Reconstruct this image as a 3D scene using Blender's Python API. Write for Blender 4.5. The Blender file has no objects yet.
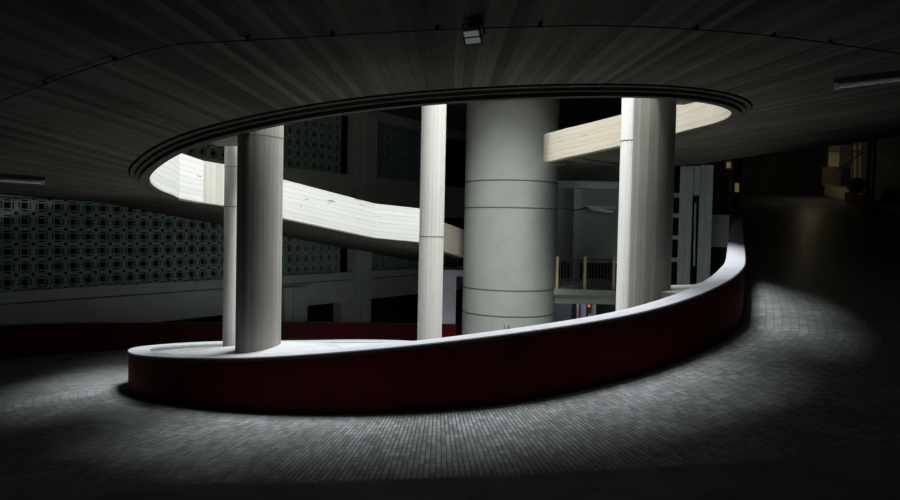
import bpy, bmesh, math, random
from mathutils import Vector, Matrix
from mathutils.bvhtree import BVHTree
random.seed(4)
C = bpy.context.scene.collection
PI = math.pi
ZO = 2.2                                    # eye height above the ramp in front of the camera

# ------------------------------------------------------------------ camera
FPX = 650.0
PITCH, ROLL = math.radians(-1.76), math.radians(1.2)
Fv = Vector((0, math.cos(PITCH), math.sin(PITCH)))
R0 = Vector((1, 0, 0)); U0 = R0.cross(Fv)
Rv = math.cos(ROLL)*R0 + math.sin(ROLL)*U0
Uv = -math.sin(ROLL)*R0 + math.cos(ROLL)*U0
cam_d = bpy.data.cameras.new('camera'); cam = bpy.data.objects.new('camera', cam_d); C.objects.link(cam)
cam_d.sensor_fit = 'HORIZONTAL'; cam_d.sensor_width = 36; cam_d.lens = 36*FPX/900
cam_d.clip_start = .05; cam_d.clip_end = 200
M = Matrix((Rv, Uv, -Fv)).transposed().to_4x4(); M.translation = (0, 0, ZO)
cam.matrix_world = M
bpy.context.scene.camera = cam

def ray(px, py):
    d = Fv*FPX + Rv*(px-450) - Uv*(py-250)
    return d/d.y
def at(px, py, d):                          # survey point: sight line at a measured distance (eye = origin)
    return ray(px, py)*d

# ------------------------------------------------------------------ materials
def nt(name):
    m = bpy.data.materials.new(name); m.use_nodes = True
    t = m.node_tree; b = t.nodes['Principled BSDF']
    return m, t, b
def N(t, typ, **kw):
    n = t.nodes.new(typ)
    for k, v in kw.items():
        if k.startswith('i_'): n.inputs[k[2:].replace('_', ' ')].default_value = v
        else: setattr(n, k, v)
    return n
def lk(t, a, b): t.links.new(a, b)
def ramp(t, fac, stops):
    r = N(t, 'ShaderNodeValToRGB'); e = r.color_ramp.elements
    while len(e) < len(stops): e.new(.5)
    for i, (p, c) in enumerate(stops):
        e[i].position = p; e[i].color = (*c, 1) if len(c) == 3 else c
    lk(t, fac, r.inputs['Fac']); return r
def scl(c, k): return tuple(min(1, x*k) for x in c)

def plain(name, col, rough=.7, var=.12, scale=3.0, bump=.0, metal=0, spec=.3):
    m, t, b = nt(name)
    co = N(t, 'ShaderNodeTexCoord')
    n = N(t, 'ShaderNodeTexNoise', i_Scale=scale, i_Detail=8, i_Roughness=.65)
    lk(t, co.outputs['Object'], n.inputs['Vector'])
    r = ramp(t, n.outputs['Fac'], [(.25, scl(col, 1-var*1.6)), (.5, col), (.8, scl(col, 1+var))])
    lk(t, r.outputs['Color'], b.inputs['Base Color'])
    b.inputs['Roughness'].default_value = rough; b.inputs['Metallic'].default_value = metal
    b.inputs['Specular IOR Level'].default_value = spec
    if bump:
        bp = N(t, 'ShaderNodeBump', i_Strength=bump, i_Distance=.02)
        n2 = N(t, 'ShaderNodeTexNoise', i_Scale=scale*8, i_Detail=6)
        lk(t, co.outputs['Object'], n2.inputs['Vector'])
        lk(t, n2.outputs['Fac'], bp.inputs['Height']); lk(t, bp.outputs['Normal'], b.inputs['Normal'])
    return m

def boards(name, col, pitch=.12, contrast=.25, bump=.5, along='v', rough=.85, stain=.35, spec=.2, marks=0, markcol=(.12, .12, .1)):
    """board formed concrete: UV in metres, boards run along v (or u), one board every `pitch` metres"""
    m, t, b = nt(name)
    uv = N(t, 'ShaderNodeUVMap', uv_map='UVMap')
    s = N(t, 'ShaderNodeSeparateXYZ'); lk(t, uv.outputs['UV'], s.inputs[0])
    a, l = ('X', 'Y') if along == 'v' else ('Y', 'X')
    q = N(t, 'ShaderNodeMath', operation='DIVIDE'); q.inputs[1].default_value = pitch; lk(t, s.outputs[a], q.inputs[0])
    fl = N(t, 'ShaderNodeMath', operation='FLOOR'); lk(t, q.outputs[0], fl.inputs[0])
    fr = N(t, 'ShaderNodeMath', operation='FRACT'); lk(t, q.outputs[0], fr.inputs[0])
    wn = N(t, 'ShaderNodeTexWhiteNoise', noise_dimensions='1D'); lk(t, fl.outputs[0], wn.inputs['W'])
    # grain along the board
    cb = N(t, 'ShaderNodeCombineXYZ')
    lq = N(t, 'ShaderNodeMath', operation='MULTIPLY'); lq.inputs[1].default_value = .5; lk(t, s.outputs[l], lq.inputs[0])
    aq = N(t, 'ShaderNodeMath', operation='MULTIPLY'); aq.inputs[1].default_value = 14; lk(t, s.outputs[a], aq.inputs[0])
    lk(t, aq.outputs[0], cb.inputs[0]); lk(t, lq.outputs[0], cb.inputs[1]); lk(t, wn.outputs['Value'], cb.inputs[2])
    g = N(t, 'ShaderNodeTexNoise', i_Scale=1.0, i_Detail=6, i_Roughness=.7); lk(t, cb.outputs[0], g.inputs['Vector'])
    st = N(t, 'ShaderNodeTexNoise', i_Scale=.8, i_Detail=8, i_Roughness=.65); lk(t, uv.outputs['UV'], st.inputs['Vector'])
    # joint between boards
    jt = N(t, 'ShaderNodeMath', operation='LESS_THAN'); jt.inputs[1].default_value = .09; lk(t, fr.outputs[0], jt.inputs[0])
    def mul(x, k, off):
        n = N(t, 'ShaderNodeMath', operation='MULTIPLY_ADD'); n.inputs[1].default_value = k; n.inputs[2].default_value = off
        lk(t, x, n.inputs[0]); return n.outputs[0]
    def op(o, x, y):
        n = N(t, 'ShaderNodeMath', operation=o); lk(t, x, n.inputs[0]); lk(t, y, n.inputs[1]); return n.outputs[0]
    v = op('MULTIPLY', mul(wn.outputs['Value'], contrast*1.2, 1-contrast*.6), mul(g.outputs['Fac'], contrast*2.4, 1-contrast*1.2))
    v = op('MULTIPLY', v, mul(st.outputs['Fac'], stain*2, 1-stain))
    v = op('MULTIPLY', v, mul(jt.outputs[0], -.22, 1))
    mx = N(t, 'ShaderNodeMix', data_type='RGBA', blend_type='MULTIPLY'); mx.inputs['Factor'].default_value = 1
    mx.inputs['A'].default_value = (*col, 1)
    cc = N(t, 'ShaderNodeCombineColor')
    for k in range(3): lk(t, v, cc.inputs[k])
    lk(t, cc.outputs[0], mx.inputs['B'])
    out = mx.outputs['Result']
    if marks:                               # short dark scars where the form boards tore the paint
        c2 = N(t, 'ShaderNodeCombineXYZ')
        lk(t, mul(s.outputs[a], 11, 0), c2.inputs[0]); lk(t, mul(s.outputs[l], 2.2, 0), c2.inputs[1])
        mn = N(t, 'ShaderNodeTexNoise', i_Scale=1.0, i_Detail=3, i_Roughness=.5); lk(t, c2.outputs[0], mn.inputs['Vector'])
        rr = ramp(t, mn.outputs['Fac'], [(.66, (0, 0, 0)), (.7, (1, 1, 1))])
        m2 = N(t, 'ShaderNodeMix', data_type='RGBA'); m2.inputs['B'].default_value = (*markcol, 1)
        ml = N(t, 'ShaderNodeMath', operation='MULTIPLY'); ml.inputs[1].default_value = marks; lk(t, rr.outputs['Color'], ml.inputs[0])
        lk(t, ml.outputs[0], m2.inputs['Factor']); lk(t, out, m2.inputs['A']); out = m2.outputs['Result']
    lk(t, out, b.inputs['Base Color'])
    b.inputs['Roughness'].default_value = rough; b.inputs['Specular IOR Level'].default_value = spec
    h = op('SUBTRACT', op('ADD', mul(wn.outputs['Value'], .6, 0), g.outputs['Fac']), jt.outputs[0])
    bp = N(t, 'ShaderNodeBump', i_Strength=bump, i_Distance=.01); lk(t, h, bp.inputs['Height'])
    lk(t, bp.outputs['Normal'], b.inputs['Normal'])
    return m

def paver(name, col, rough=.42):
    m, t, b = nt(name)
    uv = N(t, 'ShaderNodeUVMap', uv_map='UVMap')
    sp = N(t, 'ShaderNodeSeparateXYZ'); lk(t, uv.outputs['UV'], sp.inputs[0])
    def M1(o, x, k):
        n = N(t, 'ShaderNodeMath', operation=o); lk(t, x, n.inputs[0])
        if isinstance(k, (int, float)): n.inputs[1].default_value = k
        else: lk(t, k, n.inputs[1])
        return n.outputs[0]
    qu = M1('DIVIDE', sp.outputs['X'], .058); qv = M1('DIVIDE', sp.outputs['Y'], .115)
    fu, fv = M1('FRACT', qu, 0), M1('FRACT', qv, 0)
    cb = N(t, 'ShaderNodeCombineXYZ'); lk(t, M1('FLOOR', qu, 0), cb.inputs[0]); lk(t, M1('FLOOR', qv, 0), cb.inputs[1])
    wn = N(t, 'ShaderNodeTexWhiteNoise', noise_dimensions='2D'); lk(t, cb.outputs[0], wn.inputs['Vector'])
    gu, gv = M1('LESS_THAN', fu, .26), M1('LESS_THAN', fv, .12)
    lum = M1('MULTIPLY', M1('ADD', M1('MULTIPLY', gu, -.72), 1.0), M1('ADD', M1('MULTIPLY', gv, -.35), 1.0))
    lum = M1('MULTIPLY', lum, M1('ADD', M1('MULTIPLY', wn.outputs['Value'], .7), .65))
    n = N(t, 'ShaderNodeTexNoise', i_Scale=.9, i_Detail=9, i_Roughness=.7); lk(t, uv.outputs['UV'], n.inputs['Vector'])
    r = ramp(t, n.outputs['Fac'], [(.3, (.45, .45, .45)), (.7, (1, 1, 1))])
    lum = M1('MULTIPLY', lum, r.outputs['Color'])
    cc = N(t, 'ShaderNodeCombineColor')
    for k in range(3): lk(t, lum, cc.inputs[k])
    mx = N(t, 'ShaderNodeMix', data_type='RGBA', blend_type='MULTIPLY'); mx.inputs['Factor'].default_value = 1
    mx.inputs['A'].default_value = (*col, 1); lk(t, cc.outputs[0], mx.inputs['B'])
    lk(t, mx.outputs['Result'], b.inputs['Base Color'])
    n2 = N(t, 'ShaderNodeTexNoise', i_Scale=30, i_Detail=2); lk(t, uv.outputs['UV'], n2.inputs['Vector'])
    r2 = ramp(t, n2.outputs['Fac'], [(.3, (rough*.8,)*3), (.7, (min(1, rough*1.5),)*3)])
    lk(t, r2.outputs['Color'], b.inputs['Roughness'])
    bp = N(t, 'ShaderNodeBump', i_Strength=.8, i_Distance=.012); lk(t, lum, bp.inputs['Height'])
    lk(t, bp.outputs['Normal'], b.inputs['Normal'])
    b.inputs['Specular IOR Level'].default_value = .45
    return m

def redpaint(name, col, lip=None):
    """red wall paint, scuffed and sooty"""
    m, t, b = nt(name)
    co = N(t, 'ShaderNodeTexCoord')
    n = N(t, 'ShaderNodeTexNoise', i_Scale=1.3, i_Detail=10, i_Roughness=.7); lk(t, co.outputs['Object'], n.inputs['Vector'])
    r = ramp(t, n.outputs['Fac'], [(.3, scl(col, .55)), (.55, col), (.75, scl(col, 1.25))])
    lk(t, r.outputs['Color'], b.inputs['Base Color'])
    b.inputs['Roughness'].default_value = .7; b.inputs['Specular IOR Level'].default_value = .08
    return m

def emis(name, col, s):
    m, t, b = nt(name)
    b.inputs['Base Color'].default_value = (*col, 1)
    b.inputs['Emission Color'].default_value = (*col, 1); b.inputs['Emission Strength'].default_value = s
    return m
def glass(name):
    m, t, b = nt(name)
    b.inputs['Base Color'].default_value = (.85, .92, .9, 1); b.inputs['Roughness'].default_value = .15
    b.inputs['Transmission Weight'].default_value = .8
    return m

MAT = dict(
    ceiling=boards('ceiling_boards', (.118, .116, .098), .10, .5, .7, 'v', stain=.45, spec=0),
    lip=plain('lip_concrete', (.10, .10, .085), .95, .2, 4, .3, 0, 0), bracket=plain('bracket_concrete', (.20, .20, .175), .85, .2, 4, .3),
    white_boards=boards('white_painted_boards', (.48, .49, .47), .11, .06, .35, 'u', rough=.7, stain=.08, marks=.75),
    cream_boards=boards('cream_painted_boards', (.33, .305, .245), .11, .07, .3, 'u', rough=.75, stain=.12, marks=.3),
    facet_shade_boards=boards('shade_toned_boards', (.44, .43, .385), .10, .12, .35, 'v', rough=.75, stain=.15),  # white toned down to carry the shade of one short facet
    white=plain('white_paint', (.37, .375, .385), .6, .08, 5, .25),
    coping=plain('worn_white_coping', (.33, .34, .37), .6, .14, 9, .35),
    col_white=boards('white_column_paint', (.85, .86, .82), .07, .05, .2, 'v', rough=.65, stain=.1, marks=.12),
    col_grey=boards('raw_column_boards', (.32, .325, .285), .07, .22, .7, 'v', stain=.3),
    core=plain('pale_core_render', (.225, .245, .225), .8, .09, 1.6, .12),
    joint=plain('joint_dark', (.07, .07, .065), .9),
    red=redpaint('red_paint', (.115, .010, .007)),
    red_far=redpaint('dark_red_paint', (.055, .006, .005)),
    floor=paver('ramp_clinker', (.31, .335, .335)),
    kerb=plain('kerb_concrete', (.22, .24, .22), .85, .25, 3, .4),
    screen=plain('screen_block', (.27, .37, .32), .85, .15, 3, .2),
    wall=plain('grey_green_wall', (.48, .53, .49), .85, .15, 1.5, .1),
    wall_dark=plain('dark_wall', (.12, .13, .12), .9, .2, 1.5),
    black=plain('black_void', (.012, .013, .012), .95),
    lilac=plain('lilac_wall', (.62, .62, .72), .8, .08, 2),
    pipe=plain('conduit_dark', (.05, .05, .05), .6),
    steel=plain('grey_steel', (.72, .76, .76), .5, .1, 8, 0, 0),
    post=plain('tan_post', (.42, .36, .22), .6),
    tube=plain('tube_white', (.85, .9, .88), .4),
    brown=plain('rust_brown_panel', (.10, .03, .02), .8),
    shrub=plain('shrub_dark', (.03, .04, .025), .9, .4, 12, .5),
    cream=plain('cream_wall', (.62, .57, .40), .8, .08, 2),
    glass=glass('lamp_glass'), basement=plain('pale_bounce_floor', (.42, .43, .41), .8), lens=emis('lamp_lens_reflection', (.75, .85, .82), .10),
)
MAT['warm'] = emis('warm_pane', (1.0, .72, .30), .10)
MAT['orange'] = emis('orange_lamp', (1.0, .22, .06), .55)
MAT['screenedge'] = MAT['wall']

# ------------------------------------------------------------------ mesh helpers
class MB:
    def __init__(s): s.v = []; s.f = []; s.u = []; s.m = []
    def face(s, pts, uv=None, mi=0):
        i = len(s.v); s.v += [tuple(p) for p in pts]; s.f.append(list(range(i, i+len(pts))))
        s.u.append(uv or [(0, 0)]*len(pts)); s.m.append(mi)
    def box(s, lo, hi, mi=0, mtx=None):
        x0, y0, z0 = lo; x1, y1, z1 = hi
        P = [Vector(p) for p in ((x0,y0,z0),(x1,y0,z0),(x1,y1,z0),(x0,y1,z0),(x0,y0,z1),(x1,y0,z1),(x1,y1,z1),(x0,y1,z1))]
        if mtx: P = [mtx @ p for p in P]
        for q in ((3,2,1,0),(4,5,6,7),(0,1,5,4),(1,2,6,5),(2,3,7,6),(3,0,4,7)):
            pts = [P[k] for k in q]
            e1 = (pts[1]-pts[0]).length; e2 = (pts[3]-pts[0]).length
            s.face(pts, [(0,0),(e1,0),(e1,e2),(0,e2)], mi)
    def tube(s, a, b, r, n=10, r2=None, mi=0, caps=True):
        a, b = Vector(a), Vector(b); d = (b-a); L = d.length; d.normalize()
        x = d.orthogonal().normalized(); y = d.cross(x)
        r2 = r if r2 is None else r2
        A = [a + (x*math.cos(2*PI*k/n)+y*math.sin(2*PI*k/n))*r for k in range(n)]
        B = [b + (x*math.cos(2*PI*k/n)+y*math.sin(2*PI*k/n))*r2 for k in range(n)]
        for k in range(n):
            j = (k+1) % n; w = 2*PI*r/n
            s.face([A[k], A[j], B[j], B[k]], [(k*w,0),((k+1)*w,0),((k+1)*w,L),(k*w,L)], mi)
        if caps: s.face(A[::-1], None, mi); s.face(B, None, mi)
    def build(s, name, mats, parent=None, smooth=False, weld=True):
        me = bpy.data.meshes.new(name); me.from_pydata(s.v, [], s.f)
        mats = mats if isinstance(mats, (list, tuple)) else [mats]
        for m in mats: me.materials.append(m)
        uvl = me.uv_layers.new(name='UVMap'); k = 0
        for p, uv, mi in zip(me.polygons, s.u, s.m):
            p.material_index = mi
            for li, c in zip(p.loop_indices, uv): uvl.data[li].uv = c
        if weld:
            bm = bmesh.new(); bm.from_mesh(me); bmesh.ops.remove_doubles(bm, verts=bm.verts, dist=1e-5)
            bmesh.ops.recalc_face_normals(bm, faces=bm.faces); bm.to_mesh(me); bm.free()
        if smooth:
            for p in me.polygons: p.use_smooth = True
            me.set_sharp_from_angle(angle=math.radians(35))
        o = bpy.data.objects.new(name, me); C.objects.link(o)
        if parent: o.parent = parent
        return o

def tag(o, label, cat, group=None):
    o['label'] = label; o['category'] = cat
    if group: o['group'] = group
    return o
def struct(o): o['kind'] = 'structure'; return o
def empty(name, loc, label, cat, group=None):
    o = bpy.data.objects.new(name, None); C.objects.link(o); o.location = loc; o.empty_display_size = .2
    return tag(o, label, cat, group)
def settle(root):
    """parts were modelled in survey coordinates: move their origin to the empty"""
    off = Vector(root.location)
    for ch in root.children:
        ch.data.transform(Matrix.Translation(-off))
        for g in ch.children: g.data.transform(Matrix.Translation(-off))

def interp(tab, x):
    if x <= tab[0][0]: 
        (a, b), (c, d) = tab[0], tab[1]; return b + (x-a)*(d-b)/(c-a)
    for (a, b), (c, d) in zip(tab, tab[1:]):
        if x <= c: return b + (x-a)*(d-b)/(c-a)
    (a, b), (c, d) = tab[-2], tab[-1]; return d + (x-c)*(d-b)/(c-a)
def smoothed(tab, x, w=8):
    return sum(interp(tab, x+k*w/3) for k in range(-3, 4))/7

# ------------------------------------------------------------------ the helix: plan ellipse of the void and heights (eye = 0)
CX, CY, EA, EB = -.2, 12.2, 5.37, 4.6
def ell(t, k=0.0):
    t = math.radians(t); return Vector((CX+EA*math.cos(t), CY+EB*math.sin(t)))
BASE = [(-285,-3.95),(-264,-3.66),(-230,-3.50),(-206,-3.26),(-183,-3.0),(-165,-2.74),(-151,-2.61),(-138,-2.49),(-124,-2.38),(-107,-2.26),(-94,-2.17),(-87,-2.12),(-77,-2.02),(-64,-1.84),(-50,-1.63),(-35,-1.42),(-20,-1.28)]
TOP = [(-285,-3.05),(-264,-2.89),(-230,-2.77),(-206,-2.55),(-183,-2.32),(-165,-2.12),(-151,-1.99),(-138,-1.87),(-129,-1.77),(-116,-1.65),(-107,-1.54),(-94,-1.38),(-77,-1.17),(-64,-1.03),(-57,-.94),(-48,-.79),(-40,-.67),(-30,-.50)]
LIP = [(-200,.45),(-180,.55),(-165,.66),(-148,.80),(-132,1.05),(-117,1.23),(-101,1.42),(-88,1.54),(-74,1.66),(-56,1.81),(-40,1.91),(-20,2.0),(0,2.08),(17,2.12),(40,2.04),(58,1.80)]

def catmull(P, n=6):
    out = []
    for i in range(len(P)-1):
        p0 = P[max(i-1,0)]; p1 = P[i]; p2 = P[i+1]; p3 = P[min(i+2,len(P)-1)]
        for k in range(n):
            t = k/n
            out.append(tuple(.5*((2*b)+(-a+c)*t+(2*a-5*b+4*c-d)*t*t+(-a+3*b-3*c+d)*t**3) for a,b,c,d in zip(p0,p1,p2,p3)))
    out.append(tuple(P[-1])); return out

def normals(P):
    out = []
    for i in range(len(P)):
        a = Vector(P[max(i-1,0)][:2]); b = Vector(P[i][:2]); c = Vector(P[min(i+1,len(P)-1)][:2])
        t1 = (b-a).normalized() if i else (c-b).normalized()
        t2 = (c-b).normalized() if i < len(P)-1 else t1
        n1 = Vector((t1.y,-t1.x)); n2 = Vector((t2.y,-t2.x)); m = (n1+n2)
        if m.length < .2: m = n1
        m.normalize(); out.append(m/max(.6, m.dot(n1)))
    return out

def sweep(path, prof, closed=True, caps=True, mb=None, us=1.0):
    """path: (x, y, zbase, ztop); prof: (offset, k, dz, material of the edge to the next point)"""
    mb = mb or MB(); Nn = normals(path); n = len(prof)
    rows = []; u = 0; U = []
    for i, p in enumerate(path):
        if i: u += (Vector(p[:2])-Vector(path[i-1][:2])).length
        U.append(u)
        rows.append([Vector((p[0]+Nn[i].x*o, p[1]+Nn[i].y*o, p[2]*(1-k)+p[3]*k+dz)) for o, k, dz, _ in prof])
    V = [0]
    for a, b in zip(rows[len(rows)//2], rows[len(rows)//2][1:]+rows[len(rows)//2][:1]): V.append(V[-1]+(b-a).length)
    for i in range(len(path)-1):
        for j in range(n if closed else n-1):
            k = (j+1) % n
            mb.face([rows[i][j], rows[i+1][j], rows[i+1][k], rows[i][k]], [(U[i]*us,V[j]),(U[i+1]*us,V[j]),(U[i+1]*us,V[j+1]),(U[i]*us,V[j+1])], prof[j][3])
    if closed and caps:
        mb.face(rows[0][::-1], None, prof[0][3]); mb.face(rows[-1], None, prof[0][3])
    return mb

# lower ramp: inner edge path  (x, y, floor z, parapet top z)
low = []
for t in range(-264, -29, 3):
    e = ell(t); low.append((e.x, e.y, smoothed(BASE, t), smoothed(TOP, t)))
ext = [(at(745,258,11.4), -1.17, -.42), (at(743.5,240,14.5), -.88, -.08), (at(742.6,222,20.3), -.36, .45), (at(741.5,211.6,25.5), .35, .97), (at(741,203,31), 1.45, 1.62)]
tail = catmull([low[-2], low[-1]] + [(p.x, p.y, zb, zt) for p, zb, zt in ext], 6)[7:]
low += tail
pE = at(741,200,34.2); low_floor = low + [(pE.x, pE.y, 2.10, 2.2), (pE.x+2.0, pE.y+4.5, 2.2, 2.3)]

# ---- ramp floor
def wlow(p):
    x, y = p[0], p[1]
    ang = math.degrees(math.atan2(y-CY, x-CX)) % 360      # 90 far, 180 left, 270 near
    if y > 13 and x > 3: return 24
    return interp([(90,4.6),(150,4.9),(180,5.1),(205,6.5),(225,11),(270,11.5),(300,13),(330,18),(360,24)], ang if x < 4 or y < 12 else 360)
def ribbon(path, wf, zf, steps, ufac=1.0, fan=None, o0=-.1):
    Nn = normals(path); rows = []; U = []; u = 0
    for i, p in enumerate(path):
        if i: u += (Vector(p[:2])-Vector(path[i-1][:2])).length
        U.append(u); w = wf(p); r = []
        for s in steps:
            o = o0 + s*(w-o0)
            x, y = p[0]+Nn[i].x*o, p[1]+Nn[i].y*o
            r.append((Vector((x, y, zf(p, x, y, o))), o))
        rows.append(r)
    mb = MB()
    def uvof(i, j):
        v = rows[i][j][0]
        if fan: return (math.atan2(v.x-fan[0], fan[1]-v.y)*(fan[1]-8), math.hypot(v.x-fan[0], fan[1]-v.y))
        return (U[i]*ufac, rows[i][j][1])
    for i in range(len(path)-1):
        for j in range(len(steps)-1):
            q = ((i,j),(i+1,j),(i+1,j+1),(i,j+1))
            mb.face([rows[a][b][0] for a, b in q], [uvof(a, b) for a, b in q])
    return mb
ST = [0,.03,.06,.1,.15,.2,.27,.35,.45,.6,.8,1]
fl = ribbon(low_floor, wlow, lambda p, x, y, o: p[2], ST, 1.45).build('floor', MAT['floor'], smooth=True); struct(fl)

# ---- kerb / raised walk on the outer side of the ramp, under the camera
bm = bmesh.new(); bm.from_mesh(fl.data); FLOOR = BVHTree.FromBMesh(bm); bm.free()
kq = []
for px, py in ((-250,470),(-100,484),(50,491),(200,493),(330,491),(450,487),(600,480),(760,468),(900,455),(1050,440),(1200,424)):
    h = FLOOR.ray_cast(Vector((0,0,0)), ray(px, py).normalized())[0]
    if h: kq.append((h.x, h.y, h.z, h.z))
kq = catmull(kq, 4)
kb = sweep(kq, [(0,0,-.2,0),(0,0,.07,0),(.05,0,.10,0),(7,0,.10,0),(7,0,-.2,0)]).build('kerb', MAT['kerb'])
tag(kb, 'low grey concrete kerb with a raised walk along the near edge of the paved ramp', 'kerb')

# ---- red parapet with white coping
pr = empty('parapet', (low[78][0], low[78][1], low[78][2]), 'curved dark red parapet with white top sweeping round the ramp in the foreground', 'parapet')
T = .30
sweep(low, [(0,0,-.12,0),(0,1,-.045,1),(-T,1,-.045,1),(-T,0,-.45,0)]).build('wall', [MAT['red'], MAT['white']], pr, smooth=True)
sweep(low, [(.012,1,-.05,1),(.016,1,-.014,1),(.004,1,0,0),(-T+.01,1,0,0),(-T-.012,1,-.012,0),(-T-.01,1,-.05,0)]).build('coping', [MAT['coping'], MAT['joint']], pr, smooth=True)
pr.children[0]['label'] = 'dark red outer wall with white inner face'
settle(pr)

# ------------------------------------------------------------------ upper ramp
UP = [(.62,21.2,-.92),(-.38,19.4,-.60),(-.45,16.85,-.37),(-1.93,16.55,-.25),(-4.72,13.66,.39),(-5.12,13.45,.44)]
up = [(x, y, z, z+.88) for x, y, z in UP]
arc = []
for t in range(-190, 59, 3):
    e = ell(t); z = smoothed(LIP, t, 6) if t > -185 else smoothed(LIP, t, 3); arc.append((e.x, e.y, z, z+(.92 if t < 0 else .92-.19*min(1, t/40))))
up2 = up + arc
curl = catmull([(arc[-2][0], arc[-2][1], arc[-2][2]), (arc[-1][0], arc[-1][1], arc[-1][2]), (2.48,16.30,1.76), (2.39,16.52,1.77), (2.37,16.85,1.78), (2.48,17.4,1.82), (3.1,18.6,1.9)], 4)[5:]
up2 += [(x, y, z, z+.73) for x, y, z in curl]
up3 = []                                    # resample long straights
for a, b in zip(up2, up2[1:]):
    n = max(1, int((Vector(a[:2])-Vector(b[:2])).length/.6))
    for k in range(n): up3.append(tuple(p+(q-p)*k/n for p, q in zip(a, b)))
up3.append(up2[-1])
rt = empty('parapet', (arc[34][0], arc[34][1], arc[34][2]), 'pale board-marked parapet ringing the oval opening of the ramp overhead', 'parapet')
iL = next(i for i, p in enumerate(up3) if p[1] < 12 and p[0] < 0)          # left half is white, right half cream
iR = max(i for i, p in enumerate(up3) if p[1] < 9.5)
OFF = -.17                                  # the surveyed line is the outer foot of the drip edge
UPROF = [(.14,0,.0,0),(.14,0,.16,0),(.28,0,.17,0),(.28,1,0,0),(0,1,0,0),(0,0,.02,0),(.02,0,0,0)]
def shift(x, y):
    a, b = (12.2, 13.45) if x < 0 else (12.6, 15.6)
    t = min(1, max(0, (y-a)/(b-a))); t = t*t*(3-2*t); return -.30*(1-t)
def inset(path):
    Nn = normals(path); out = []
    for p, n in zip(path, Nn):
        k = shift(p[0], p[1]); out.append((p[0]+n.x*k, p[1]+n.y*k, p[2], p[3]))
    return out
up4 = inset(up3)
iE = max(i for i, p in enumerate(up4) if p[1] > 16.86 and p[0] < 1)
o = sweep(up4[:iE+2], UPROF).build('rear_wall', MAT['cream_boards'], rt); o['label'] = 'cream stretch running back beside the core'
def near_i(q): return min(range(len(up4)), key=lambda i: math.hypot(up4[i][0]-q[0], up4[i][1]-q[1]))
iA, iB = near_i(UP[4]), near_i(UP[5])
o = sweep(up4[iE+1:iA+1], UPROF).build('far_wall', MAT['white_boards'], rt); o['label'] = 'white painted straight stretch of the parapet'
o = sweep(up4[iA:iB+1], UPROF).build('shaded_facet', MAT['facet_shade_boards'], rt); o['label'] = 'short facet with upright board marks, its shade put into an off-white colour'
o = sweep(up4[iB:iR+1], UPROF).build('white_wall', MAT['white_boards'], rt); o['label'] = 'white painted curved end of the parapet'
o = sweep(up4[iR:], UPROF).build('cream_wall', MAT['cream_boards'], rt, smooth=True); o['label'] = 'cream painted half of the parapet'
# drip edge under the opening: step and ring
r0 = next(i for i, p in enumerate(up3) if p[1] < 13.4 and p[0] < -1); r1 = max(i for i, p in enumerate(up3) if p[0] > 3 and p[1] < 15.0)
o = sweep(up4[r0:r1], [(.15,0,-.02,0),(.15,0,.03,0),(.21,0,.035,0),(.22,0,.075,0),(.29,0,.08,0),(.30,0,.2,0),(.01,0,.2,0),(.005,0,.005,0),(.03,0,-.02,0)]).build('drip_edge', MAT['lip'], rt, smooth=False)
o['label'] = 'grey concrete drip edge'
settle(rt)

# ---- ceiling = underside of the upper ramp
def wup(p):
    x, y = p[0], p[1]
    ang = math.degrees(math.atan2(y-CY, x-CX)) % 360
    if y > 12 and x > 2: return 27
    return interp([(90,4.8),(150,4.9),(180,5.3),(205,7),(225,11.5),(270,12.5),(300,15),(330,22),(360,27)], ang)
def zup(p, x, y, o):
    rise = 0
    if x > 3: rise = .0063*max(0, y-15)**2*min(1, (x-3)/3)
    if x > 8: rise += .14*(x-8)*min(1, max(0, (y-8)/6))
    return p[2]+.10+rise
i0 = next(i for i, p in enumerate(up3) if p[1] < 13.2 and p[0] < -5)
i1 = next(i for i, p in enumerate(up3) if i > iR and p[0] < 2.7 and p[1] > 15)
cp = up3[i0:i1+1]
cm = ribbon(cp, wup, zup, ST, 1, fan=(0, 30), o0=.02)
Nn = normals(cp)
# landing behind the cream parapet and the strip running back past the core
pl = cp[-1]; nl = Nn[-1]; w = wup(pl)
land = [(pl[0]+nl.x*(.02+s*(w-.02)), pl[1]+nl.y*(.02+s*(w-.02)), 0) for s in ST]
land = [(x, y, zup(pl, x, y, 0)) for x, y, _ in land]
nE = normals(up3)
edge = [(p[0]+n.x*.06, p[1]+n.y*.06, p[2]+.1) for p, n in list(zip(up3, nE))[i1:]] + [(3.16,26,2.6),(3.16,38,3.3)]
mb = cm
ed = [Vector(e) for e in edge]; ld = [Vector(l) for l in land]
k = 0
fuv = lambda v: (math.atan2(v.x, 30-v.y)*22, math.hypot(v.x, 30-v.y))
for i in range(len(ed)-1):
    j0 = min(len(ld)-1, round(i*(len(ld)-1)/(len(ed)-1))); j1 = min(len(ld)-1, round((i+1)*(len(ld)-1)/(len(ed)-1)))
    pts = [ed[i], ed[i+1], ld[j1]] + ([ld[j0]] if j0 != j1 else [])
    mb.face(pts, [fuv(v) for v in pts])
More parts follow.
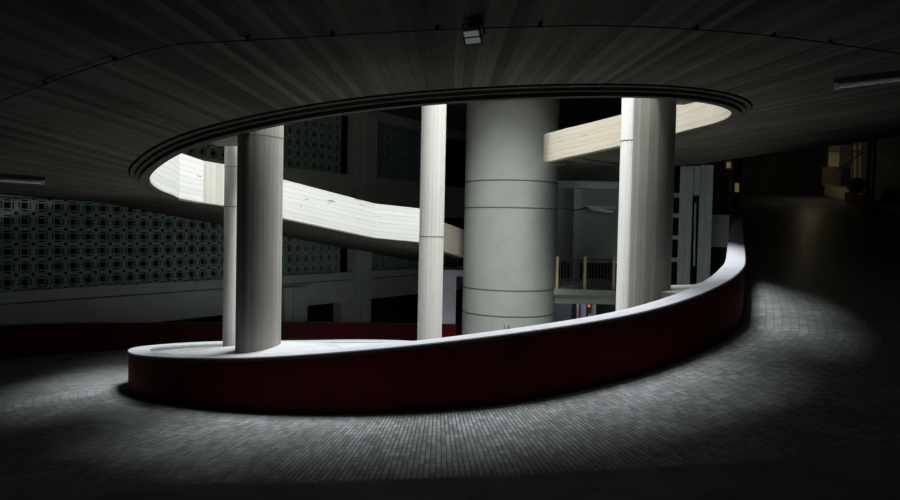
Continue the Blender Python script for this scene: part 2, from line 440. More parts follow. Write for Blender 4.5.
# the leg that runs back along the pierced wall: one sloping soffit up to the wall
WA = Vector((-11.1, 16.8)); WDIR = Vector((.583, .813)).normalized()
def plane(x, y): return -.27-.106*(x+.45)-.1003*(y-16.85)
innr = [(.48,21.2),(-.54,19.4),(-.50,16.92),(-1.96,16.60),(-4.76,13.74),(-5.15,13.52)]
outr = [tuple(WA+WDIR*t) for t in (19.5,17.0,14.5,11.0,6.0,2.0)]
grid = []
for (a, b), (c, d) in zip(innr, outr): grid.append([Vector((a+(c-a)*k/6, b+(d-b)*k/6, plane(a+(c-a)*k/6, b+(d-b)*k/6))) for k in range(7)])
n0 = Nn[0]; w0 = wup(cp[0])
grid.append([Vector((cp[0][0]+n0.x*w0*k/6, cp[0][1]+n0.y*w0*k/6, cp[0][2]+.1)) for k in range(7)])
for g, h in zip(grid, grid[1:]):
    for k in range(6):
        q = [g[k], h[k], h[k+1], g[k+1]]; mb.face(q, [fuv(v) for v in q])
ceil = mb.build('ceiling', MAT['ceiling'], weld=True); struct(ceil)
bm = bmesh.new(); bm.from_mesh(ceil.data)
for f in bm.faces:
    if f.normal.z > 0: f.normal_flip()
CEIL = BVHTree.FromBMesh(bm); bm.to_mesh(ceil.data); bm.free()
sm = ceil.modifiers.new('thick', 'SOLIDIFY'); sm.thickness = .26; sm.offset = -1

def ceil_hit(px, py):
    r = ray(px, py); h = CEIL.ray_cast(Vector((0,0,0)), r.normalized()); return h[0], h[1]

# ------------------------------------------------------------------ columns
def column(px, d, dia, z0, z1, mat, label, joints, name='column'):
    grp = 'slender white columns' if dia < .5 else 'thick grey columns'
    p = at(px, 236, d); x, y = p.x, p.y; r = dia/2
    rt = empty(name, (x, y, z0), label, 'column', grp)
    mb = MB(); n = 40; zs = [z0, z1]
    for k in range(n):
        a, b = 2*PI*k/n, 2*PI*(k+1)/n
        q = lambda t, z: Vector((x+r*math.cos(t), y+r*math.sin(t), z))
        mb.face([q(a,z0), q(b,z0), q(b,z1), q(a,z1)], [(a*r,z0),(b*r,z0),(b*r,z1),(a*r,z1)])
    mb.face([(x+r*math.cos(2*PI*k/n), y+r*math.sin(2*PI*k/n), z1) for k in range(n)])
    mb.face([(x+r*math.cos(2*PI*k/n), y+r*math.sin(2*PI*k/n), z0) for k in range(n)][::-1])
    mb.build('shaft', mat, rt, smooth=True)
    for z, h in joints:                      # construction joint: a thin ragged dark line
        m2 = MB()
        for k in range(n):
            a, b = 2*PI*k/n, 2*PI*(k+1)/n; rr = r+.003
            ja = h*.4*math.sin(k*2.1); jb = h*.4*math.sin((k+1)*2.1)
            q = lambda t, zz: Vector((x+rr*math.cos(t), y+rr*math.sin(t), zz))
            m2.face([q(a,z+ja), q(b,z+jb), q(b,z+h+jb), q(a,z+h+ja)])
        o = m2.build('joint', MAT['joint'], rt, weld=False); o['label'] = 'thin dark joint line'
    settle(rt); return rt, x, y
ZB, ZT = -5.5, 4.95
def zpx(px, py, d): return at(px, py, d).z
column(431.5, 11.0, .415, ZB, ZT, MAT['col_white'], 'slender white round column standing alone in the middle of the void', [(zpx(430,237,10.8), .012)])
column(234.5, 10.2, .32, ZB, zpx(233,142,10.0), MAT['col_white'], 'slender white round column half hidden behind the thick grey column on the left', [(zpx(230,164,9.6), .006), (zpx(230,206,9.6), .01)])
column(627.5, 11.6, .335, ZB, ZT, MAT['col_white'], 'slender white round column half hidden behind the thick grey column on the right', [(zpx(626,140,11.4), .014)])
cl, lx, ly = column(259.5, 8.85, .60, ZB, ZT, MAT['col_grey'], 'thick grey board-marked concrete column standing on the left of the void', [(zpx(262,136,8.6), .008)])
cr, rx, ry = column(651.0, 9.62, .60, ZB, ZT, MAT['col_grey'], 'thick grey board-marked concrete column standing on the right of the void', [])

# bracket slabs that tie the thick columns to the ramps
def bracket(poly, z0, z1, label, mat):
    mb = MB()
    P = [Vector((x, y)) for x, y in poly]
    top = [(p.x, p.y, z1 if not isinstance(z1, (list,tuple)) else z1[i]) for i, p in enumerate(P)]
    bot = [(p.x, p.y, z0) for p in P]; n = len(P)
    mb.face(top); mb.face(bot[::-1])
    for i in range(n):
        j = (i+1) % n; mb.face([bot[i], bot[j], top[j], top[i]])
    o = mb.build('bracket', mat)
    c = sum((Vector(v.co) for v in o.data.vertices), Vector())/len(o.data.vertices)
    o.data.transform(Matrix.Translation(-c)); o.location = c
    return tag(o, label, 'bracket', 'column brackets')
def low_at(x):
    c = [p for p in low if p[1] < 11]; return min(c, key=lambda p: abs(p[0]-x))
def up_at(x):
    c = [p for p in up3 if p[1] < 11]; return min(c, key=lambda p: abs(p[0]-x))
def rim(fn, x, off):
    p = fn(x); e = Vector(p[:2])-Vector((CX, CY)); e.normalize(); return (p[0]-e.x*off, p[1]-e.y*off), p
# lower left shelf
q = [rim(low_at, x, .27) for x in (-4.15, -3.6, -3.0, -2.4, -1.9, -1.2, -.4)]
zt = [p[3]-.012 for _, p in q]
bracket([a for a,_ in q] + [(-1.5, 8.35), (-2.0, 8.8), (-2.5, 9.55), (-3.3, 9.5)], -2.6, zt + [zt[-2], zt[-3], zt[2], zt[1]], 'white shelf slab joining the left pair of columns to the red parapet', MAT['white'])
q = [rim(low_at, x, .27) for x in (3.3, 3.65, 3.95)]
zt = [p[3]-.012 for _, p in q]
bracket([a for a,_ in q] + [(3.75, 9.95), (3.1, 9.98), (3.0, 9.45)], -1.7, zt + [zt[1], zt[1]-.03, zt[0]-.03], 'grey shelf slab joining the right pair of columns to the red parapet', MAT['bracket'])
q = [rim(up_at, x, .2) for x in (-3.55, -3.1, -2.8)]
bracket([a for a,_ in q] + [(lx-.1, ly+.15), (-3.0, 10.0), (-3.6, 10.0)], zpx(233,143,9.6), zpx(233,143,9.6)+.16, 'concrete bracket above the slender left column, joining it to the overhead rim', MAT['bracket'])
q = [rim(up_at, x, .2) for x in (3.0, 3.5, 3.9)]
bracket([a for a,_ in q] + [(rx+.55, ry+.35), (rx-.1, ry+.3), (rx-.1, ry-.2)], 1.98, 2.16, 'concrete bracket joining the thick right column to the overhead rim', MAT['bracket'])

# ------------------------------------------------------------------ round core
cpx = at(510, 231, 20.0); CR = 1.415
rt = empty('core_tower', (cpx.x, cpx.y, -5.5), 'very wide pale grey cylindrical core rising behind the void', 'tower')
def cyl(r, z0, z1, n=72):
    mb = MB()
    for k in range(n):
        a, b = 2*PI*k/n, 2*PI*(k+1)/n
        q = lambda t, z: Vector((cpx.x+r*math.cos(t), cpx.y+r*math.sin(t), z))
        mb.face([q(a,z0), q(b,z0), q(b,z1), q(a,z1)], [(a*r,z0),(b*r,z0),(b*r,z1),(a*r,z1)])
    return mb
mb = cyl(CR, -5.5, 4.95); mb.face([(cpx.x+CR*math.cos(2*PI*k/72), cpx.y+CR*math.sin(2*PI*k/72), 4.95) for k in range(72)])
mb.build('shaft', MAT['core'], rt, smooth=True)
for py in (180, 207.5, 291, 317):
    z = zpx(511, py, 18.6); o = cyl(CR+.004, z-.018, z+.018).build('joint', MAT['joint'], rt, smooth=True); o['label'] = 'dark horizontal joint line'
# stencilled number
tc = bpy.data.curves.new('number', 'FONT'); tc.body = '16'; tc.size = .26; tc.extrude = .003; tc.align_x = 'CENTER'
to = bpy.data.objects.new('tmp', tc); C.objects.link(to)
bpy.context.view_layer.update()
me = bpy.data.meshes.new_from_object(to); bpy.data.objects.remove(to)
np_ = at(506.5, 331, 18.6); ang = math.asin((np_.x-cpx.x)/CR)
me.transform(Matrix.Translation((cpx.x+(CR+.004)*math.sin(ang), cpx.y-(CR+.004)*math.cos(ang), np_.z)) @ Matrix.Rotation(ang, 4, 'Z') @ Matrix.Rotation(PI/2, 4, 'X'))
me.materials.clear(); me.materials.append(MAT['joint'])
no = bpy.data.objects.new('number', me); C.objects.link(no); no.parent = rt; no['label'] = 'small black painted number 16'
settle(rt)

# ------------------------------------------------------------------ outer wall with pierced block screens
W0 = Vector((-11.1, 16.8)); WD = Vector((.583, .813)).normalized(); WN = Vector((WD.y, -WD.x))   # WN points to the ramp
def wp(t, z, o=0): q = W0 + WD*t + WN*o; return Vector((q.x, q.y, z))
WM = Matrix(((WD.x, -WN.x, 0, W0.x), (WD.y, -WN.y, 0, W0.y), (0, 0, 1, 0), (0, 0, 0, 1)))          # local x along wall, y away from ramp
def tpx(px):
    k = ray(px, 230).x; return (k*W0.y - W0.x)/(WD.x - k*WD.y)
PER = .40
def screen(t0, z0, nx, nz, label):
    mb = MB(); c = .055; b = .045
    def bx(x0, x1, z0_, z1_, y0=-.06, y1=.06): mb.box((x0, y0, z0_), (x1, y1, z1_), 0)
    for i in range(nx):
        for j in range(nz):
            x, z = t0+i*PER, z0+j*PER; cx, cz = x+PER/2, z+PER/2; h = PER/2
            s, r, g, L = .078, .112, .146, .088
            bx(cx-r, cx+r, cz-r, cz-s); bx(cx-r, cx+r, cz+s, cz+r); bx(cx-r, cx-s, cz-s, cz+s); bx(cx+s, cx+r, cz-s, cz+s)
            for sx in (-1, 1):
                bx(*sorted((cx+sx*g, cx+sx*h)), cz-g, cz+g); bx(cx-g, cx+g, *sorted((cz+sx*g, cz+sx*h)))
                for sz in (-1, 1):
                    bx(*sorted((cx+sx*r, cx+sx*g)), *sorted((cz+sz*L, cz+sz*g)))
                    bx(*sorted((cx+sx*L, cx+sx*r)), *sorted((cz+sz*r, cz+sz*g)))
                    # corner with its share of the round hole
                    ox, oz = cx+sx*h, cz+sz*h
                    arc_ = [(ox-sx*.047*math.cos(a), oz-sz*.047*math.sin(a)) for a in (0, PI/6, PI/3, PI/2)]
                    poly = [(ox-sx*(h-g), oz)] + [(ox-sx*(h-g), oz-sz*(h-g)), (ox, oz-sz*(h-g))] + arc_[::-1]
                    for y in (-.06, .06): mb.face([(p[0], y, p[1]) for p in poly])
                    for p, q in zip(arc_, arc_[1:]): mb.face([(p[0],-.06,p[1]),(q[0],-.06,q[1]),(q[0],.06,q[1]),(p[0],.06,p[1])])
    ob = mb.build('screen', MAT['screen'], weld=False)
    ob.data.transform(Matrix.Translation((-t0, 0, -z0))); ob.matrix_world = WM @ Matrix.Translation((t0, .08, z0))
    return tag(ob, label, 'screen', 'pierced block screens')
tL = -3.2; tP0 = tpx(345.5); tP1 = tpx(372)
nb = int((tP0-tL-.25)/PER)
screen(tP0-.25-nb*PER, -1.80, nb, 6, 'long grey-green pierced block screen below the overhead ramp on the left')
tU0 = tP0-.45-10*PER
nbU = 20
screen(tP0-.30-nbU*PER, 2.15, nbU, 6, 'pierced block screen above the white parapet, left of the tall wall pier')
screen(tP1+.35, 2.15, 12, 6, 'dark pierced block screen right of the tall wall pier, behind the middle column')
screen(tP1+.15, -1.80, 12, 4, 'low pierced block screen right of the wall pier, under the white parapet')

def wbox(mb, t0, t1, z0, z1, o0=-.2, o1=.12): mb.box((t0, -o1, z0), (t1, -o0, z1), 0, WM)
mb = MB()
wbox(mb, tL-8, 24, -2.98, -2.125, -.25, .16)            # deep edge beam
wbox(mb, tL-8, 24, -2.10, -1.80, -.2, .10)
wbox(mb, tL-8, 24, 1.35, 1.85, -.25, .16)
wbox(mb, tL-8, 24, 1.85, 2.15, -.2, .10)
wbox(mb, tL-8, 24, .62, 1.36, -.2, .10)
wbox(mb, tL-8, 24, 4.55, 5.2, -.25, .16)
wbox(mb, tL-8, 24, -6, -5.2, -.25, .16)
o = mb.build('wall_left', MAT['wall']); struct(o)
mb = MB(); wbox(mb, tL-8, 24, -6, 6, -1.3, -1.2)
o = mb.build('wall_outer', MAT['black']); struct(o)
def pier(t0, t1, z0, z1, o1, label, mat=MAT['wall']):
    mb = MB(); mb.box((0, -o1, 0), (t1-t0, .25, z1-z0)); r = .12
    mb.box((.0+(t1-t0)*.34, -o1-.05, 0), (t1-t0-.02, -o1+.01, z1-z0))
    ob = mb.build('pier', mat, weld=False); ob.matrix_world = WM @ Matrix.Translation((t0, 0, z0)); return tag(ob, label, 'pier', 'wall piers')
pier(tpx(350.5), tpx(371), .6, 4.6, .25, 'tall grey wall pier between the two upper pierced screens')
pier(tpx(352), tpx(367.5), -5.4, .3, .25, 'grey wall pier beside the pierced screen under the white parapet')
pier(tpx(339), tpx(351.8), -5.4, -2.98, .2, 'short grey pier below the edge beam, left of the wall pier')
pier(tpx(277), tpx(299), -5.4, -2.2, .5, 'pale grey pier standing right beside the thick left column')

# far red parapet of the lower turn
far = catmull([(-9.2,6.0,-2.9,-2.0),(-10.3,9.5,-3.0,-2.1),(-10.75,12.5,-3.1,-2.22),(-9.75,15.4,-3.35,-2.42),(-6.75,19.2,-3.75,-2.87),(-3.6,22.1,-4.1,-3.2),(-1.0,24.0,-4.35,-3.5),(1.6,25.6,-4.7,-3.8)], 5)
sw = sweep([(x, y, a, b) for x, y, a, b in far], [(0,0,-.4,0),(0,1,-.05,0),(0,1,0,1),(.25,1,0,0),(.25,0,-.4,0)])
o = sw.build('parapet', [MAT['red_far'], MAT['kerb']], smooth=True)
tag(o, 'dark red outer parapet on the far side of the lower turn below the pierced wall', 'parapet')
# left wall return that closes the ramp toward the camera side
mb = MB(); a = wp(tL-6, 0); mb.box((-12.6,-4,-6), (-12.4, 14.5, 6)); o = mb.build('wall_side', MAT['wall_dark']); struct(o)

# ------------------------------------------------------------------ back rooms seen right of the core
def pbox(mb, x0, x1, y0, y1, d, th, mi=0):
    """box facing the camera, its front face at distance d, spanning the surveyed pixels"""
    a, b = at(x0, (y0+y1)/2, d), at(x1, (y0+y1)/2, d); m = (x0+x1)/2
    zt, zb = at(m, y0, d).z, at(m, y1, d).z
    mb.box((a.x, d, zb), (b.x, d+th, zt), mi)
def single(name, x0, x1, y0, y1, d, th, mat, label=None, cat=None, bev=0):
    mb = MB(); pbox(mb, x0, x1, y0, y1, d, th); o = mb.build(name, mat)
    c = sum((v.co for v in o.data.vertices), Vector())/8; c.z = min(v.co.z for v in o.data.vertices)
    o.data.transform(Matrix.Translation(-c)); o.location = c
    if bev:
        bv = o.modifiers.new('bevel', 'BEVEL'); bv.width = bev; bv.segments = 2
    if label: tag(o, label, cat)
    else: struct(o)
    return o
single('wall_back', 545, 655, 150, 296, 24.6, .25, MAT['wall'])
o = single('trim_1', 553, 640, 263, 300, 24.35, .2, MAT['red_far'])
single('pier', 573, 581, 176, 290, 24.0, .35, MAT['wall'], 'narrow grey pier against the back wall right of the round core', 'pier')
single('beam', 552, 625, 181, 188, 23.6, .5, MAT['wall'], 'grey ceiling beam in the back room right of the round core', 'beam')
rt = empty('wall_light', at(600, 212, 24.1), 'white fluorescent tube light on the wall behind the railing', 'light')
mb = MB(); mb.tube(at(590.5,208.5,24.0), at(613,212,24.0), .05, 10); mb.build('tube', MAT['tube'], rt)
mb = MB(); pbox(mb, 586, 616, 206, 208.5, 24.1, .12); mb.build('housing', MAT['steel'], rt)
settle(rt)
rt = empty('cable', at(556, 208, 21.3), 'dark cable running from the round core to the back wall light', 'cable')
mb = MB(); mb.tube(at(556,207.5,20.6), at(576,210,23.9), .02, 6); mb.tube(at(576,210,23.9), at(588,207.5,24.1), .02, 6); mb.build('line', MAT['pipe'], rt); settle(rt)
# balcony slab + railing
rt = empty('balcony_slab', at(584, 304, 19.6), 'pale grey balcony slab projecting to the right of the round core', 'slab')
mb = MB(); pbox(mb, 548, 640, 290, 295.5, 19.45, 5.0); mb.build('deck', MAT['core'], rt)
mb = MB(); pbox(mb, 548, 640, 295.5, 304, 19.6, .5); mb.build('beam', MAT['core'], rt); settle(rt)
rt = empty('railing', at(584, 290, 19.5), 'balcony railing with tan posts and thin dark bars right of the round core', 'railing')
for x in (557.2, 585, 614):
    mb = MB(); pbox(mb, x-1.3, x+1.3, 256.5, 290.5, 19.55, .07); mb.build('post', MAT['post'], rt)
for k in range(18):
    x = 560.5 + k*3.1
    if abs(x-585) < 1.6: continue
    mb = MB(); mb.tube(at(x, 259, 19.58), at(x, 290, 19.58), .011, 6); mb.build('bar', MAT['pipe'], rt)
mb = MB(); mb.tube(at(558,259,19.58), at(632,260.5,19.58), .02, 8); mb.build('top_rail', MAT['pipe'], rt)
mb = MB(); mb.tube(at(558,287,19.58), at(632,288.5,19.58), .014, 8); mb.build('bottom_rail', MAT['pipe'], rt)
settle(rt)
# lower room below the balcony
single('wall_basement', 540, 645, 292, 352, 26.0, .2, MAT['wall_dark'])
rt = empty('panel_door', at(587, 330, 24.3), 'lilac-white double door below the balcony', 'door')
for x0, x1 in ((576.5,579),(580.5,586),(588.5,596)):
    mb = MB(); pbox(mb, x0, x1, 300, 330, 24.3, .08); mb.build('leaf', MAT['lilac'], rt)
settle(rt)
single('panel', 554, 571.5, 298, 330, 24.3, .12, plain('slate_panel', (.20,.21,.25), .7), 'slate grey panel below the balcony, beside the lilac-white door', 'panel')
rt = empty('signal_lamp', at(589, 308, 24.2), 'small glowing orange signal lamp below the balcony slab', 'lamp')
bm = bmesh.new(); bmesh.ops.create_uvsphere(bm, u_segments=12, v_segments=8, radius=.055, matrix=Matrix.Translation(at(589,305.8,24.05)))
me = bpy.data.meshes.new('lens'); bm.to_mesh(me); bm.free(); me.materials.append(MAT['orange']); o = bpy.data.objects.new('lens', me); C.objects.link(o); o.parent = rt
mb = MB(); pbox(mb, 586.5, 591.5, 303.2, 313, 24.12, .08); mb.build('housing', MAT['pipe'], rt); settle(rt)

# lilac wall left of the core, with red dado
rt = empty('wall_stub', at(449, 338, 24.0), 'pale lilac wall end with red base between the middle column and the core', 'wall')
mb = MB(); pbox(mb, 432, 456, 271.5, 324, 23.0, .3); mb.build('upper_wall', MAT['lilac'], rt)
mb = MB(); pbox(mb, 432, 456, 324, 345, 22.95, .36); mb.build('dado', MAT['red'], rt).__setitem__('label', 'dark red painted base')
mb = MB(); pbox(mb, 418, 470, 270, 276, 22.9, .4); mb.build('ledge', MAT['lilac'], rt); settle(rt)

# ------------------------------------------------------------------ right of the right column: frame, louvres, booth
rt = empty('frame_pier', at(695, 292, 21.8), 'grey-green concrete twin post frame behind the right columns', 'pier')
G = plain('grey_green_concrete', (.58,.66,.63), .8, .12, 2, .2)
def grooved(x0, x1, y0, y1, d, th, name):
    mb = MB(); w = x1-x0; pbox(mb, x0, x1, y0, y1, d, th); pbox(mb, x0+w*.02, x0+w*.36, y0, y1, d-.05, .06); pbox(mb, x0+w*.58, x0+w*.98, y0, y1, d-.05, .06)
    return mb.build(name, G, rt, weld=False)
grooved(680, 691.5, 166, 300, 21.8, .16, 'post'); grooved(700, 711.5, 165, 300, 21.8, .16, 'post')
mb = MB(); pbox(mb, 691.5, 700, 166, 195, 21.85, .4); mb.build('lintel', G, rt)
mb = MB(); mb.tube(at(695.3,203,22.2), at(694,266,22.2), .035, 8); o = mb.build('pipe', MAT['tube'], rt); o['label'] = 'thin pale vertical pipe'
settle(rt)
rt = empty('louvre_window', at(676, 285, 25), 'tall dark louvre with three pale slats squeezed beside the thick right column', 'window')
mb = MB(); pbox(mb, 660, 684, 160, 300, 25.2, .1); mb.build('backing', MAT['black'], rt)
for y in (195, 215.5, 237.5, 260):
    mb = MB(); pbox(mb, 660, 683, y-2.2, y+1.8, 24.7, .4); mb.build('slat', MAT['tube'], rt)
settle(rt)
single('wall_infill', 640, 737, 163, 330, 25.9, .15, MAT['black'])
single('pedestal', 709, 729, 215, 247, 22.6, .3, MAT['wall'], 'grey wall block behind the parapet under the dark booth', 'wall')
rt = empty('booth', at(723, 214, 22.9), 'dark glazed booth with two dim yellow panes at the top of the ramp', 'booth')
mb = MB(); pbox(mb, 712.5, 735, 152, 215, 24.80, .1); mb.build('back_panel', MAT['wall_dark'], rt)
for x0, x1 in ((712.3,714),(721,722.5),(733,735)):
    mb = MB(); pbox(mb, x0, x1, 152, 215, 24.50, .1); mb.build('mullion', MAT['pipe'], rt)
mb = MB(); pbox(mb, 712, 735, 213, 216, 24.45, .3); mb.build('sill', MAT['pipe'], rt)
mb = MB(); pbox(mb, 712, 735, 193, 195, 24.50, .1); mb.build('transom', MAT['pipe'], rt)
for x0, x1, y0, y1 in ((727,731,162,168),(732.5,739,183,192)):
    mb = MB(); pbox(mb, x0, x1, y0, y1, 24.70, .05); mb.build('pane', MAT['warm'], rt)
settle(rt)

# ------------------------------------------------------------------ head of the ramp
single('wall_end', 728, 828, 132, 204, 35.5, .3, MAT['wall_dark'])
single('roller_door', 742, 824, 153, 197, 35.2, .12, plain('roller_door', (.10,.11,.10), .7, .2, 2), 'dark closed shutter at the top of the right-hand ramp', 'door')
rt = empty('low_wall', at(837, 206, 32), 'low pale wall at the upper right of the ramp, below the lit alcove', 'wall')
A, B = at(824, 197, 33), at(850.5, 207.5, 30.5)
mb = MB(); d = (B-A); L = math.hypot(d.x, d.y); ang = math.atan2(d.y, d.x); mt = Matrix.Translation((A.x, A.y, 0)) @ Matrix.Rotation(ang, 4, 'Z')
def slab(z0a, z0b, z1a, z1b, y0, y1, x1=L):
    m = MB(); P = [(0,y0,z0a),(x1,y0,z0b),(x1,y1,z0b),(0,y1,z0a),(0,y0,z1a),(x1,y0,z1b),(x1,y1,z1b),(0,y1,z1a)]
    P = [mt @ Vector(p) for p in P]
    for q in ((3,2,1,0),(4,5,6,7),(0,1,5,4),(1,2,6,5),(2,3,7,6),(3,0,4,7)): m.face([P[k] for k in q])
    return m
zt0, zt1 = at(824,183.5,33).z, at(850.5,191,30.5).z
slab(A.z-.5, B.z-.8, zt0, zt1, 0, .3).build('wall', MAT['cream'], rt)
mb = MB(); pbox(mb, 825, 841, 166.5, 186, 33.4, .3); mb.build('upstand', MAT['cream'], rt)
settle(rt)
rt = empty('dark_wall', at(862, 210, 31), 'dark brown low wall continuing from the pale wall', 'wall')
mb = MB(); A2, B2 = at(850.5,207,30.4), at(880,226,26); dd = B2-A2
zA, zB = at(851,191.5,30.4).z, at(880,203,26).z
m = MB(); n2 = Vector((-dd.y, dd.x, 0)).normalized()*.25
if n2.y < 0: n2 = -n2
P = [A2-Vector((0,0,1)), B2-Vector((0,0,1)), B2+n2-Vector((0,0,1)), A2+n2-Vector((0,0,1)), Vector((A2.x,A2.y,zA)), Vector((B2.x,B2.y,zB)), Vector((B2.x,B2.y,zB))+n2, Vector((A2.x,A2.y,zA))+n2]
for q in ((3,2,1,0),(4,5,6,7),(0,1,5,4),(1,2,6,5),(2,3,7,6),(3,0,4,7)): m.face([P[k] for k in q])
m.build('wall', MAT['brown'], rt); settle(rt)
single('wall_alcove', 820, 890, 128, 200, 37.6, .2, MAT['cream'])
o = single('pillar', 843.5, 851.5, 140, 186, 34.6, .4, MAT['tube'], 'pale square pillar in the lit alcove at the upper right', 'pillar')
rt = empty('security_bars', at(858, 190, 31.2), 'dark vertical bars with a sloping handrail across the lit alcove', 'railing')
for x in (852.5, 857.3, 862.3):
    mb = MB(); mb.tube(at(x,138,31.2), at(x,192,31.2), .03, 8); mb.build('bar', MAT['pipe'], rt)
mb = MB(); mb.tube(at(838,170,31.3), at(868,149,31.1), .03, 8); mb.build('handrail', MAT['pipe'], rt)
settle(rt)
single('jamb', 866.5, 871.5, 138, 200, 30.8, .4, MAT['wall_dark'], 'dark jamb at the right edge of the lit alcove', 'jamb')
bm = bmesh.new(); bmesh.ops.create_icosphere(bm, subdivisions=4, radius=.36)
for v in bm.verts:
    k = 1+.10*math.sin(v.co.x*31+v.co.z*23)*math.cos(v.co.y*27+v.co.x*9)+random.uniform(-.05,.05); v.co *= k
me = bpy.data.meshes.new('shrub'); bm.to_mesh(me); bm.free(); me.materials.append(MAT['shrub'])
sp = at(856, 185.5, 30.2); o = bpy.data.objects.new('shrub', me); C.objects.link(o); o.location = sp
tag(o, 'dark rounded bush-like ball standing on the low wall at the upper right', 'shrub')
# right wall running toward the camera, board hatched
mb = MB(); A3, B3 = at(872,170,31), Vector((20.5, 18.0, 0)); B4 = Vector((22.0,-4,0))
for p, q in ((A3,B3),(B3,B4)):
    L = math.hypot(q.x-p.x, q.y-p.y)
    mb.face([(p.x,p.y,-3),(q.x,q.y,-3),(q.x,q.y,6),(p.x,p.y,6)], [(0,0),(L,L*.55),(L,L*.55+9),(0,9)])
o = mb.build('wall_right', boards('dark_hatched_wall', (.13,.14,.13), .28, .3, .5, 'u', stain=.2)); struct(o)
mb = MB(); mb.box((-13,-4.2,-6),(23,-4,6)); o = mb.build('wall_front', MAT['wall_dark']); struct(o)

# ------------------------------------------------------------------ ceiling fittings
pts = []
for px, py in ((-40,112),(0,98),(80,68),(165,43),(235,37.5),(300,34),(385,29),(470,25),(540,23),(600,22),(680,25),(760,31.5),(830,40),(940,57)):
    h, n = ceil_hit(px, py)
    if h: pts.append(h+Vector((0,0,-.03)))
rt = empty('conduit', pts[len(pts)//2], 'thin dark conduit running in an arc across the board-marked ceiling', 'conduit')
cu = catmull([tuple(p) for p in pts], 5); mb = MB()
for a, b in zip(cu, cu[1:]): mb.tube(a, b, .006, 6, caps=False)
mb.build('pipe', MAT['pipe'], rt)
for px, py in ((55,78),(112,56),(250,36),(340,32.5),(439,26.2),(538,23.2),(702,26.5),(772,33.5),(830,40)):
    h, n = ceil_hit(px, py)
    if h is None: continue
    i = min(range(len(cu)), key=lambda k: (Vector(cu[k])-h).length); p = Vector(cu[i])
    m = MB(); m.box((p.x-.014, p.y-.012, p.z-.012), (p.x+.014, p.y+.03, p.z+.035)); m.build('clamp', MAT['pipe'], rt)
settle(rt)

h, n = ceil_hit(475, 22)
rt = empty('floodlight', h, 'small grey unlit floodlight, reflected light added as lens glow, hanging from the ceiling conduit', 'floodlight')
x, y, z = h
m = MB(); m.tube((x,y,z+.02), (x,y,z-.035), .05, 14); m.build('mount', MAT['pipe'], rt)
fm = Matrix.Translation((x,y-.01,z-.095)) @ Matrix.Rotation(math.radians(-24), 4, 'Z') @ Matrix.Rotation(math.radians(38), 4, 'X')
m = MB()                                      # tapered body, glazed front to the camera-left
w, hh = .075, .062
Fq = [fm @ Vector(p) for p in ((-w,-.06,-hh),(w,-.06,-hh),(w,-.06,hh),(-w,-.06,hh))]
Bq = [fm @ Vector(p) for p in ((-w*.6,.07,-hh*.55),(w*.6,.07,-hh*.55),(w*.6,.07,hh*.9),(-w*.6,.07,hh*.9))]
m.face(Bq[::-1])
for k in range(4): m.face([Fq[k], Fq[(k+1)%4], Bq[(k+1)%4], Bq[k]])
m.face([fm @ Vector(p) for p in ((-w,-.055,-hh),(w,-.055,-hh),(w,-.055,hh),(-w,-.055,hh))])
m.build('body', MAT['steel'], rt)
m = MB()
for lo, hi in (((-w,-.072,-hh),(-w+.012,-.055,hh)),((w-.012,-.072,-hh),(w,-.055,hh)),((-w,-.072,-hh),(w,-.055,-hh+.012)),((-w,-.072,hh-.012),(w,-.055,hh)),((-w,-.07,-.006),(w,-.058,.006))): m.box(lo, hi, 0, fm)
m.build('bezel', MAT['steel'], rt, weld=False)
m = MB(); m.box((-w+.012,-.064,-hh+.012),(w-.012,-.058,hh-.012),0,fm); m.build('lens', MAT['lens'], rt)  # faint emission stands in for light reflected in the glass
m = MB(); m.box((-w-.012,-.01,-.01),(-w,.01,.09),0,fm); m.box((w,-.01,-.01),(w+.012,.01,.09),0,fm); m.box((-w-.012,-.01,.08),(w+.012,.01,.092),0,fm); m.build('yoke', MAT['pipe'], rt, weld=False)
settle(rt)

def tube_light(p0, p1, label):
    a, _ = ceil_hit(*p0); b, _ = ceil_hit(*p1); d = (b-a).normalized()
    rt = empty('tube_light', (a+b)/2, label, 'light', 'ceiling tube lights')
    ang = math.atan2(d.y, d.x); el = math.asin(d.z); L = (b-a).length
    mt = Matrix.Translation(a) @ Matrix.Rotation(ang, 4, 'Z') @ Matrix.Rotation(-el, 4, 'Y')
    m = MB(); m.box((0,-.06,-.06),(L,.06,.02),0,mt); m.build('housing', MAT['pipe'], rt)
    m = MB(); m.tube(mt @ Vector((.03,0,-.095)), mt @ Vector((L-.03,0,-.095)), .03, 12); m.build('tube', MAT['tube'], rt)
    for s in (.0, L-.05):
        m = MB(); m.box((s,-.035,-.13),(s+.05,.035,-.05),0,mt); m.build('end_cap', MAT['steel'], rt)
    settle(rt)
tube_light((835,79), (930,67), 'unlit fluorescent tube fitting on the dark ceiling at the far right')
tube_light((-30,172), (45,177), 'unlit fluorescent tube fitting on the dark ceiling at the far left')

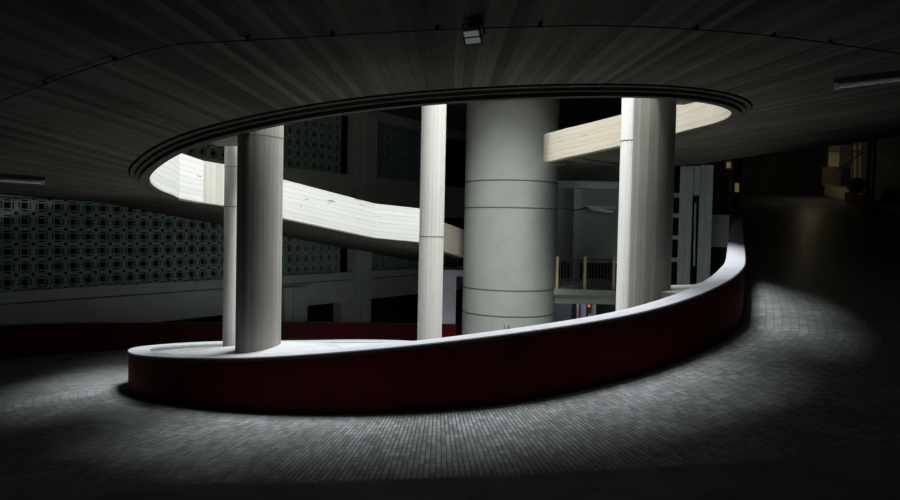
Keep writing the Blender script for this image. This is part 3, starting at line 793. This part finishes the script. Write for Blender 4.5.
# ------------------------------------------------------------------ next slab up, its oval opening widened toward the camera to admit more daylight
m = MB(); n = 72; z0, z1 = 4.95, 5.3
outer = [(-14,-5),(24,-5),(24,40),(-14,40)]
def sq(t):
    c, s = math.cos(t), math.sin(t); k = 1e9
    if c > 1e-6: k = min(k, (24-CX)/c)
    if c < -1e-6: k = min(k, (-14-CX)/c)
    if s > 1e-6: k = min(k, (40-CY)/s)
    if s < -1e-6: k = min(k, (-5-CY)/s)
    return CX+c*k, CY+s*k
for k in range(n):
    a, b = 2*PI*k/n, 2*PI*(k+1)/n
    I = [(CX+(EA+.1)*math.cos(t), CY-1.3+(EB+1.2)*math.sin(t)) for t in (a, b)]; O = [sq(t) for t in (a, b)]
    m.face([(*I[0],z0),(*O[0],z0),(*O[1],z0),(*I[1],z0)]); m.face([(*I[0],z1),(*I[1],z1),(*O[1],z1),(*O[0],z1)])
    m.face([(*I[0],z0),(*I[1],z0),(*I[1],z1),(*I[0],z1)])
o = m.build('ceiling_upper', MAT['wall_dark']); struct(o)
mb = MB(); mb.box((-14,38.5,-6),(24,38.7,6)); o = mb.build('wall_rear', MAT['black']); struct(o)
mb = MB(); mb.box((-14,-5,-6.2),(24,40,-6)); o = mb.build('floor_basement', MAT['basement']); struct(o)  # floor coloured pale to bounce light from the void up to the walls

# ------------------------------------------------------------------ light
def area(name, loc, sx, sy, e, col, target=None):
    d = bpy.data.lights.new(name, 'AREA'); d.shape = 'ELLIPSE'; d.size = sx; d.size_y = sy; d.energy = e; d.color = col
    o = bpy.data.objects.new(name, d); C.objects.link(o); o.location = loc
    if target is not None:
        o.rotation_euler = (Vector(target)-Vector(loc)).to_track_quat('-Z', 'Y').to_euler()
    return o
area('daylight_well', (1.6, 7.5, 12.5), 5.0, 13.0, 2700, (1.0, .975, .93), (0.2, 11.5, 0))
area('daylight_well_far', (.8, 11.3, 12.5), 8.0, 5.5, 4700, (.95, .975, 1.0), (.3, 11.3, 0))
area('lower_hall_fill', (-2.6, 18.6, -3.1), 5.0, 1.5, 22, (.95, 1.0, .97), (-4.6, 24.5, -1.6))  # added fill light without a real source, brightens the far pierced wall
def point(name, loc, e, col, r=.15):
    d = bpy.data.lights.new(name, 'POINT'); d.energy = e; d.color = col; d.shadow_soft_size = r
    o = bpy.data.objects.new(name, d); C.objects.link(o); o.location = loc
point('hall_lamp', at(812, 166, 31.0), 9, (1.0, .85, .5))
point('alcove_lamp', at(847.5, 166, 35.9), 9, (1.0, .85, .5), .3)
point('booth_room_lamp', at(600, 200, 22.6), 5, (.85, .95, 1.0))
point('basement_lamp', at(585, 300, 23.0)+Vector((0,0,-.2)), 9, (.8, .85, 1.0))
w = bpy.data.worlds.new('world'); bpy.context.scene.world = w; w.use_nodes = True
w.node_tree.nodes['Background'].inputs[0].default_value = (.5, .75, .7, 1); w.node_tree.nodes['Background'].inputs[1].default_value = .004

# raise everything so that the ramp before the camera is near z = 0
for o in list(C.objects):
    if o.parent is None and o is not cam: o.location.z += ZO
vs = bpy.context.scene.view_settings
vs.view_transform = 'Standard'; vs.look = 'None'; vs.exposure = 0; vs.gamma = 1; vs.use_curve_mapping = False
